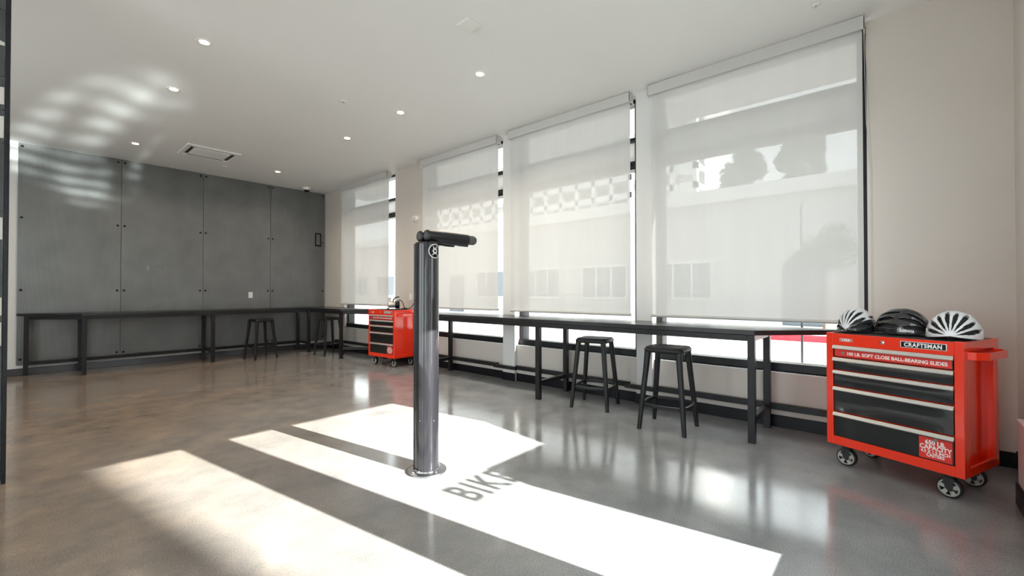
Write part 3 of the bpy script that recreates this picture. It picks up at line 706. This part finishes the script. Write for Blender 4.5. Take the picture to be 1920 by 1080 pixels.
# round emblem decal, wrapped on the column
EA = -138.6 + 13 + 39; EZ = 1.502
def wrap(pu, pz, lift=.0008):
    a = R(EA) + pu / .082; return ((.082 + lift) * math.cos(a), (.082 + lift) * math.sin(a), EZ + pz)
def decal(b, poly, lift): b.add([wrap(u, v, lift) for u, v in poly], [tuple(range(len(poly)))])
em = MB()
N = 40
def ring(b, r0, r1, lift, cu=0, cz=0, n=N):
    vs = [wrap(cu + r * math.cos(2 * PI * k / n), cz + r * math.sin(2 * PI * k / n), lift) for r in (r0, r1) for k in range(n)]
    b.add(vs, [(k, (k + 1) % n, n + (k + 1) % n, n + k) for k in range(n)])
ring(em, .0430, .0485, .0012)
em_o = em.build('emblem', M['white'], ps)
em = MB()
for q in range(6): ring(em, max(.0005, .0072 * q), .0072 * (q + 1) - .0001, .0009); em.build('emblem_disc', M['black'], em_o)
em = MB()
ring(em, .009, .0165, .0014, 0, .001, 24)
for k in range(8):
    a = 2 * PI * k / 8; ca, sa = math.cos(a), math.sin(a)
    decal(em, [(ca * .015 - sa * -.004, .001 + sa * .015 + ca * -.004), (ca * .0215 - sa * -.003, .001 + sa * .0215 + ca * -.003), (ca * .0215 - sa * .003, .001 + sa * .0215 + ca * .003), (ca * .015 - sa * .004, .001 + sa * .015 + ca * .004)], .0014)
for s_ in (1, -1):
    decal(em, [(s_ * .004, -.017), (s_ * .007, -.0145), (s_ * .026, -.026), (s_ * .023, -.030)][::s_], .0015)
    decal(em, [(s_ * .006, .018), (s_ * .012, .017), (s_ * .017, .033), (s_ * .010, .031)][::s_], .0015)
em.build('emblem_gear', M['white'], em_o)

# floor box cover let into the concrete behind the post
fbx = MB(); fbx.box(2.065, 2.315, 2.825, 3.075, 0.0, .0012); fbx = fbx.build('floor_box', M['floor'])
tag(fbx, 'flush square floor box cover in the sunlit concrete behind the post', 'floor box')
rm = MB()
for (xa, xb, ya, yb) in ((2.05, 2.33, 2.81, 2.825), (2.05, 2.33, 3.075, 3.09), (2.05, 2.065, 2.825, 3.075), (2.315, 2.33, 2.825, 3.075)): rm.box(xa, xb, ya, yb, 0, .002)
rm.build('rim', M['hub'], fbx)

# ------------------------------------------------------------------ ceiling fittings
def downlight():
    t = empty('downlight')
    b = MB(); b.lathe([(.036, .0), (.046, -.004), (.060, -.004), (.064, -.0005)], n=32); b.build('ring', M['plastic_w'], t)
    b = MB(); b.lathe([(.0005, -.0015), (.038, -.0015), (.040, .001)], n=28); b.build('lens', M['lamp'], t)
    return t
DL = [(1.085, 4.60, 'window-far row, nearest the camera of the two on open ceiling'), (1.12, 5.92, ''), (1.156, 8.51, ''), (3.10, 3.171, ''), (3.118, 4.586, ''), (3.131, 5.925, ''), (3.163, 8.534, '')]
DLL = ['recessed downlight of the row farther from the windows, nearest the viewer', 'recessed downlight of the row farther from the windows, second of three',
       'recessed downlight before the ribbed metal panels, beside the air vent', 'recessed downlight of the window-side row, nearest the viewer',
       'recessed downlight of the window-side row, second of four', 'recessed downlight of the window-side row, third of four',
       'recessed downlight of the window-side row, farthest, near the corner camera']
d0 = downlight()
for i, (x, y, _) in enumerate(DL):
    o = d0 if i == 0 else copy_tree(d0)
    o.location = (x, y, H - .0005); tag(o, DLL[i], 'light', 'recessed ceiling downlights')
for x in (1.1, 3.12):
    for y in (3.2, 4.6, 5.92, 8.52):
        if (x, y) == (1.1, 3.2): continue
        l = bpy.data.lights.new('downlight_lamp', 'AREA'); l.shape = 'DISK'; l.size = .07; l.energy = 6; l.color = (1, .84, .64); l.spread = R(140)
        lo2 = bpy.data.objects.new('downlight_lamp', l); C.objects.link(lo2); lo2.location = (x, y, H - .012)
# air cassette
ac = empty('air_cassette', (2.02, 8.21, H)); tag(ac, 'square white ceiling air-conditioning cassette with four slots', 'air vent')
b = MB(); hw, hd = .355, .325
for (x0, x1, y0, y1) in ((-hw, hw, -hd, -hd + .045), (-hw, hw, hd - .045, hd), (-hw, -hw + .045, -hd + .045, hd - .045), (hw - .045, hw, -hd + .045, hd - .045)): b.box(x0, x1, y0, y1, -.022, -.0005)
b.box(-hw + .045, hw - .045, -hd + .045, hd - .045, -.010, -.0005)
b.build('frame', M['plastic_w'], ac, .003)
gi = .20
for k in range(9):
    y = -gi + .045 * k + .02; box('louver', M['plastic_w'], -gi - .02, gi + .02, y, y + .035, -.020, -.0105, ac, .002)
for (x0, x1, y0, y1) in ((-.24, .24, -.275, -.245), (-.24, .24, .245, .275), (-.295, -.25, -.2, .2), (.25, .295, -.2, .2)): box('slot', M['black'], x0, x1, y0, y1, -.0125, -.0102, ac)
for (x0, x1, y0, y1) in ((-.24, .24, -.283, -.276), (-.24, .24, .276, .283), (-.306, -.297, -.2, .2), (.297, .306, -.2, .2)): box('flap', M['plastic_w'], x0, x1, y0, y1, -.022, -.0102, ac)
# access plate, sprinkler caps, smoke sensor, dome camera
o = empty('ceiling_plate', (2.458, 2.646, H)); tag(o, 'small square white sensor plate flat on the ceiling above the windows', 'ceiling sensor')
box('plate', M['plastic_w'], -.07, .07, -.07, .07, -.022, -.0005, o, .004); box('lens', M['plastic_w'], -.035, .035, -.035, .035, -.027, -.0222, o, .003)
def cap(x, y, r, lab, nm='sprinkler_cap'):
    o = empty(nm, (x, y, H)); tag(o, lab, 'sprinkler'); b = MB(); b.lathe([(.0005, -.010), (r * .7, -.010), (r, -.004), (r, -.0005)], n=24); b.build('cover', M['plastic_w'], o)
    b = MB(); b.lathe([(.0005, -.016), (r * .25, -.015), (r * .3, -.0102)], n=14); b.build('pin', M['plastic_g'], o)
cap(2.496, 4.815, .045, 'round white cover plate mid-ceiling between the downlight rows')
cap(2.413, 8.872, .04, 'round white cover plate beside the air cassette')
cap(4.066, .456, .03, 'small round white cover plate on the ceiling above the red chest')
o = empty('security_camera', (4.045, 9.36, H)); tag(o, 'white dome security camera at the far ceiling corner', 'camera')
b = MB(); b.lathe([(.075, -.0005), (.078, -.03), (.066, -.055)], n=28); b.build('housing', M['plastic_w'], o)
b = MB(); b.lathe([(.055, -.05), (.052, -.072), (.036, -.094), (.0005, -.102)], n=28); b.build('dome', M['black'], o)

# ------------------------------------------------------------------ wall fittings
o = empty('wall_horn', (WX, 6.286, 2.51)); tag(o, 'white oval alarm sounder on the wall between the blinds', 'alarm')
b = MB(); rings = []
for (sx, x) in ((1, -.001), (1, -.02), (.9, -.038), (.6, -.052), (.2, -.056)): rings.append([(x, .085 * sx * math.cos(2 * PI * k / 28), .055 * sx * math.sin(2 * PI * k / 28)) for k in range(28)])
b.loft(rings); b.build('housing', M['plastic_w'], o)
b = MB(); b.lathe([(.020, .053), (.014, .060), (.0005, .062)], (0, -.03, 0), (-1, 0, 0), 16); b.build('strobe', M['plastic_g'], o)
def plate(nm, lab, loc, axis, w_, h_, m, cat, m2=None):
    o = empty(nm, loc); tag(o, lab, cat)
    if axis == 'x': box('cover', m, -.007, -.0005, -w_ / 2, w_ / 2, -h_ / 2, h_ / 2, o, .002); box('rocker', m2 or m, -.011, -.0072, -w_ * .22, w_ * .22, -h_ * .3, h_ * .3, o, .001)
    else: box('cover', m, -w_ / 2, w_ / 2, -.007, -.0005, -h_ / 2, h_ / 2, o, .002); box('rocker', m2 or m, -w_ * .22, w_ * .22, -.011, -.0072, -h_ * .3, h_ * .3, o, .001)
    return o
plate('light_switch', 'white light switch on the wall between the blinds, above the far chest', (WX, 6.435, 1.142), 'x', .075, .12, M['plastic_w'], 'switch')
PF = BY - .0205
plate('wall_outlet', 'white wall outlet on the dark metal panel above the workbench', (3.09, PF, 1.173), 'y', .075, .115, M['plastic_w'], 'outlet')
plate('data_outlet', 'small dark outlet with a round port on the second metal panel', (1.495, PF, 1.65), 'y', .085, .115, M['panel'], 'outlet', M['cabinet_g'])
plate('data_outlet', 'small dark double outlet beside the round-port outlet', (1.645, PF, 1.65), 'y', .14, .115, M['panel'], 'outlet', M['panel'])
o = empty('access_frame', (4.437, PF, 2.40)); tag(o, 'black rectangular wall frame high on the last metal panel', 'access panel')
b = MB()
for (x0, x1, z0, z1) in ((-.065, .065, .12, .145), (-.065, .065, -.145, -.12), (-.065, -.045, -.12, .12), (.045, .065, -.12, .12)): b.box(x0, x1, -.018, -.0005, z0, z1)
b.build('frame', M['black'], o, .002); box('plate', M['panel'], -.045, .045, -.008, -.0005, -.12, .12, o)

# ------------------------------------------------------------------ outside: street, kerb, buildings, trees
GZ = -0.10
struct(box('pavement', M['paver'], OX + .02, 7.9, -14, 60, GZ - .1, GZ))
struct(box('pavement', M['paver'], LX - 20, OX + .02, -14, FY - .75, GZ - .1, GZ)); 
struct(box('street', M['asphalt'], 7.9, 15.3, -60, 120, GZ - .22, GZ - .12))
struct(box('street', M['asphalt'], -60, 7.9, -60, -14, GZ - .22, GZ - .12))
for x in (10.35, 10.62): struct(box('street_line', M['yellow'], x, x + .11, -60, 120, GZ - .12, GZ - .117))
struct(box('kerb', M['redcurb'], 15.3, 15.6, -60, 120, GZ - .12, GZ + .06))
struct(box('pavement', M['paver'], 15.6, 20, -60, 120, GZ - .12, GZ + .04))
ov = struct(box('roof_overhang', M['stucco2'], OX, 6.18, -1, 10.4, 3.62, 3.85))
# low building across the street
lb = empty('building', (20, 20, GZ)); tag(lb, 'long low pale building across the street with a white parapet', 'building')
b = MB(); b.box(0, 12, -50, 40, 0, 5.2); b.build('wall', M['stucco2'], lb)
b = MB(); b.box(-.25, .3, -50, 40, 5.2, 5.75); b.build('parapet', M['slabwhite'], lb)
for k in range(18):
    y = -34 + k * 4.0
    if k % 5 == 4: 
        box('door', M['darkglass'], -.06, .0, y, y + 1.4, 0.05, 2.5, lb); continue
    wnd = box('window', M['slabwhite'], -.10, .0, y, y + 2.6, 1.0, 2.75, lb)
    for a_ in (.08, .93, 1.78): box('pane', M['darkglass'], -.12, -.095, y + a_, y + a_ + .75, 1.1, 2.62, wnd)
# tall slab-and-column block
tb = empty('building', (75, 55, GZ)); tag(tb, 'tall pale concrete block with stacked open floors far beyond the street', 'building')
b = MB(); b.box(4, 20, -30, 45, 0, 42); b.build('core', M['stucco2'], tb)
for k in range(13): box('floor_slab', M['slabwhite'], 0, 4, -30, 45, 2.4 + k * 3.3, 3.5 + k * 3.3, tb)
for k in range(20): box('fin', M['slabwhite'], 0, 1.0, -30 + k * 3.9, -29.3 + k * 3.9, 0, 42, tb)
# block behind the front street whose edge softens the sun on the floor
sb = empty('building', (-6, -36, GZ)); tag(sb, 'plain grey office block behind the front street', 'building')
b = MB(); b.box(-24, 11.8, -6, 6, 0, 24); b.build('wall', M['stucco'], sb)
for k in range(7):
    for j in range(6): box('window', M['darkglass'], -22 + j * 5.6, -18.6 + j * 5.6, 5.98, 6.05, 1.5 + k * 3.2, 3.6 + k * 3.2, sb)
# trees
def tree(x, y, h, r, lab, lean=(0, 0), tr=.16, crown_z=None, seed=1, n=900, leaf=.26):
    rnd = random.Random(seed); t = empty('street_tree', (x, y, GZ)); tag(t, lab, 'tree')
    b = MB(); b.tube([(0, 0, 0), (lean[0] * .35, lean[1] * .35, h * .25), (lean[0], lean[1], h * .62)], [tr, tr * .85, tr * .6], 12)
    for k in range(5):
        a = 2 * PI * k / 5; b.tube([(lean[0] * .9, lean[1] * .9, h * .55), (lean[0] + r * .5 * math.cos(a), lean[1] + r * .5 * math.sin(a), h * .8)], [tr * .4, tr * .15], 6)
    b.build('trunk', M['bark'], t)
    b = MB(); lobes = [(lean[0] + rnd.uniform(-.55, .55) * r, lean[1] + rnd.uniform(-.55, .55) * r, h * rnd.uniform(.66, .88), r * rnd.uniform(.4, .6)) for _ in range(9)]
    for _ in range(n):
        lx, ly, lz, lr = rnd.choice(lobes); d = Vector((rnd.gauss(0, 1), rnd.gauss(0, 1), rnd.gauss(0, 1))).normalized() * lr * rnd.uniform(.5, 1.05)
        p = Vector((lx, ly, lz)) + d; u = Vector((rnd.gauss(0, 1), rnd.gauss(0, 1), rnd.gauss(0, 1))).normalized(); v = u.orthogonal().normalized() * leaf * .5; u = u * leaf
        b.add([p - u, p + v, p + u, p - v], [(0, 1, 2, 3)])
    f = b.build('foliage', M['leaf'], t); f['kind'] = 'stuff'
    return t
tree(35.0, 8.5, 12.4, 1.5, 'broad tree beyond the low building, nearer the tall concrete block', seed=3, n=2600, leaf=.33)
tree(35.5, 4.8, 13.4, 1.5, 'taller tree beyond the low building, farther from the tall concrete block', seed=5, n=2600, leaf=.33)
tree(16.6, 1.7, 3.4, .95, 'small young street tree on the far pavement, seen low through the widest blind', tr=.05, seed=8, n=1200, leaf=.10)
# unseen blockers added on the front pavement to shape the sun patch
uc = empty('sun_blocker_cabinet', (2.86, -1.0, GZ)); tag(uc, 'unseen grey cabinet added outside the front window to block sun', 'cabinet')
box('body', M['cabinet_g'], -.235, .75, -.2, .2, .05, 1.66, uc, .006); box('plinth', M['black'], -.22, .73, -.18, .18, 0, .05, uc); box('door', M['cabinet_g'], -.20, .71, -.212, -.2, .15, 1.58, uc, .003)
lt_ = tree(2.70, -1.75, 5.4, 1.0, 'unseen leaning tree added outside the front window to trim the sun patch', lean=(1.55, 0), tr=.24, seed=9, n=900, leaf=.12)
# slim sign pole by the near kerb
sg = empty('sign_pole', (7.6, 1.05, GZ)); tag(sg, 'slim grey pole at the kerb, seen under the window workbench', 'pole')
b = MB(); b.cyl((0, 0, 0), (0, 0, 2.6), .016, n=10); b.build('shaft', M['frame'], sg); b = MB(); b.cyl((0, 0, 0), (0, 0, .02), .07, n=14); b.build('foot', M['frame'], sg)

# ------------------------------------------------------------------ sunlight thrown back up by a windscreen parked outside the front
def glint(loc, target, energy, cone, phase, off):
    l = bpy.data.lights.new('windscreen_glint', 'SPOT'); l.energy = energy; l.spot_size = R(cone); l.spot_blend = .55; l.shadow_soft_size = .05; l.color = (.95, 1, .98)
    o = bpy.data.objects.new('windscreen_glint', l); C.objects.link(o); o.location = loc
    o.rotation_euler = (Vector(target) - Vector(loc)).to_track_quat('-Z', 'Y').to_euler()
    l.use_nodes = True; nt = l.node_tree; L = nt.links.new; em_ = nt.nodes['Emission']
    tc = nt.nodes.new('ShaderNodeTexCoord')
    wv = nt.nodes.new('ShaderNodeTexWave'); wv.wave_type = 'BANDS'; wv.bands_direction = 'Y'; wv.inputs['Scale'].default_value = 26.6
    wv.inputs['Distortion'].default_value = 3.6; wv.inputs['Detail'].default_value = 1.0; wv.inputs['Detail Scale'].default_value = 0.6; wv.inputs['Phase Offset'].default_value = phase
    L(tc.outputs['Normal'], wv.inputs['Vector'])
    mp = nt.nodes.new('ShaderNodeMapping'); mp.inputs['Scale'].default_value = (16, 10, 0); mp.inputs['Location'].default_value = (off, off * .7, 0); L(tc.outputs['Normal'], mp.inputs[0])
    n = nt.nodes.new('ShaderNodeTexNoise'); n.inputs['Scale'].default_value = 1.6; n.inputs['Detail'].default_value = 1.5; L(mp.outputs[0], n.inputs['Vector'])
    r = nt.nodes.new('ShaderNodeValToRGB'); r.color_ramp.elements[0].position = .36; r.color_ramp.elements[0].color = (0, 0, 0, 1); r.color_ramp.elements[1].position = .62
    L(n.outputs['Fac'], r.inputs[0])
    r2 = nt.nodes.new('ShaderNodeValToRGB'); r2.color_ramp.elements[0].position = .25; r2.color_ramp.elements[0].color = (.22, .22, .22, 1); r2.color_ramp.elements[1].position = .95
    L(wv.outputs['Fac'], r2.inputs[0])
    mu = nt.nodes.new('ShaderNodeMix'); mu.data_type = 'RGBA'; mu.blend_type = 'MULTIPLY'; mu.inputs[0].default_value = 1.0
    L(r.outputs[0], mu.inputs[6]); L(r2.outputs[0], mu.inputs[7]); L(mu.outputs[2], em_.inputs['Color']); em_.inputs['Strength'].default_value = 1.0
    return o
glint((1.75, -6.0, .75), (.72, 9.4, 3.44), 15000, 7.0, 0.0, 3.0)
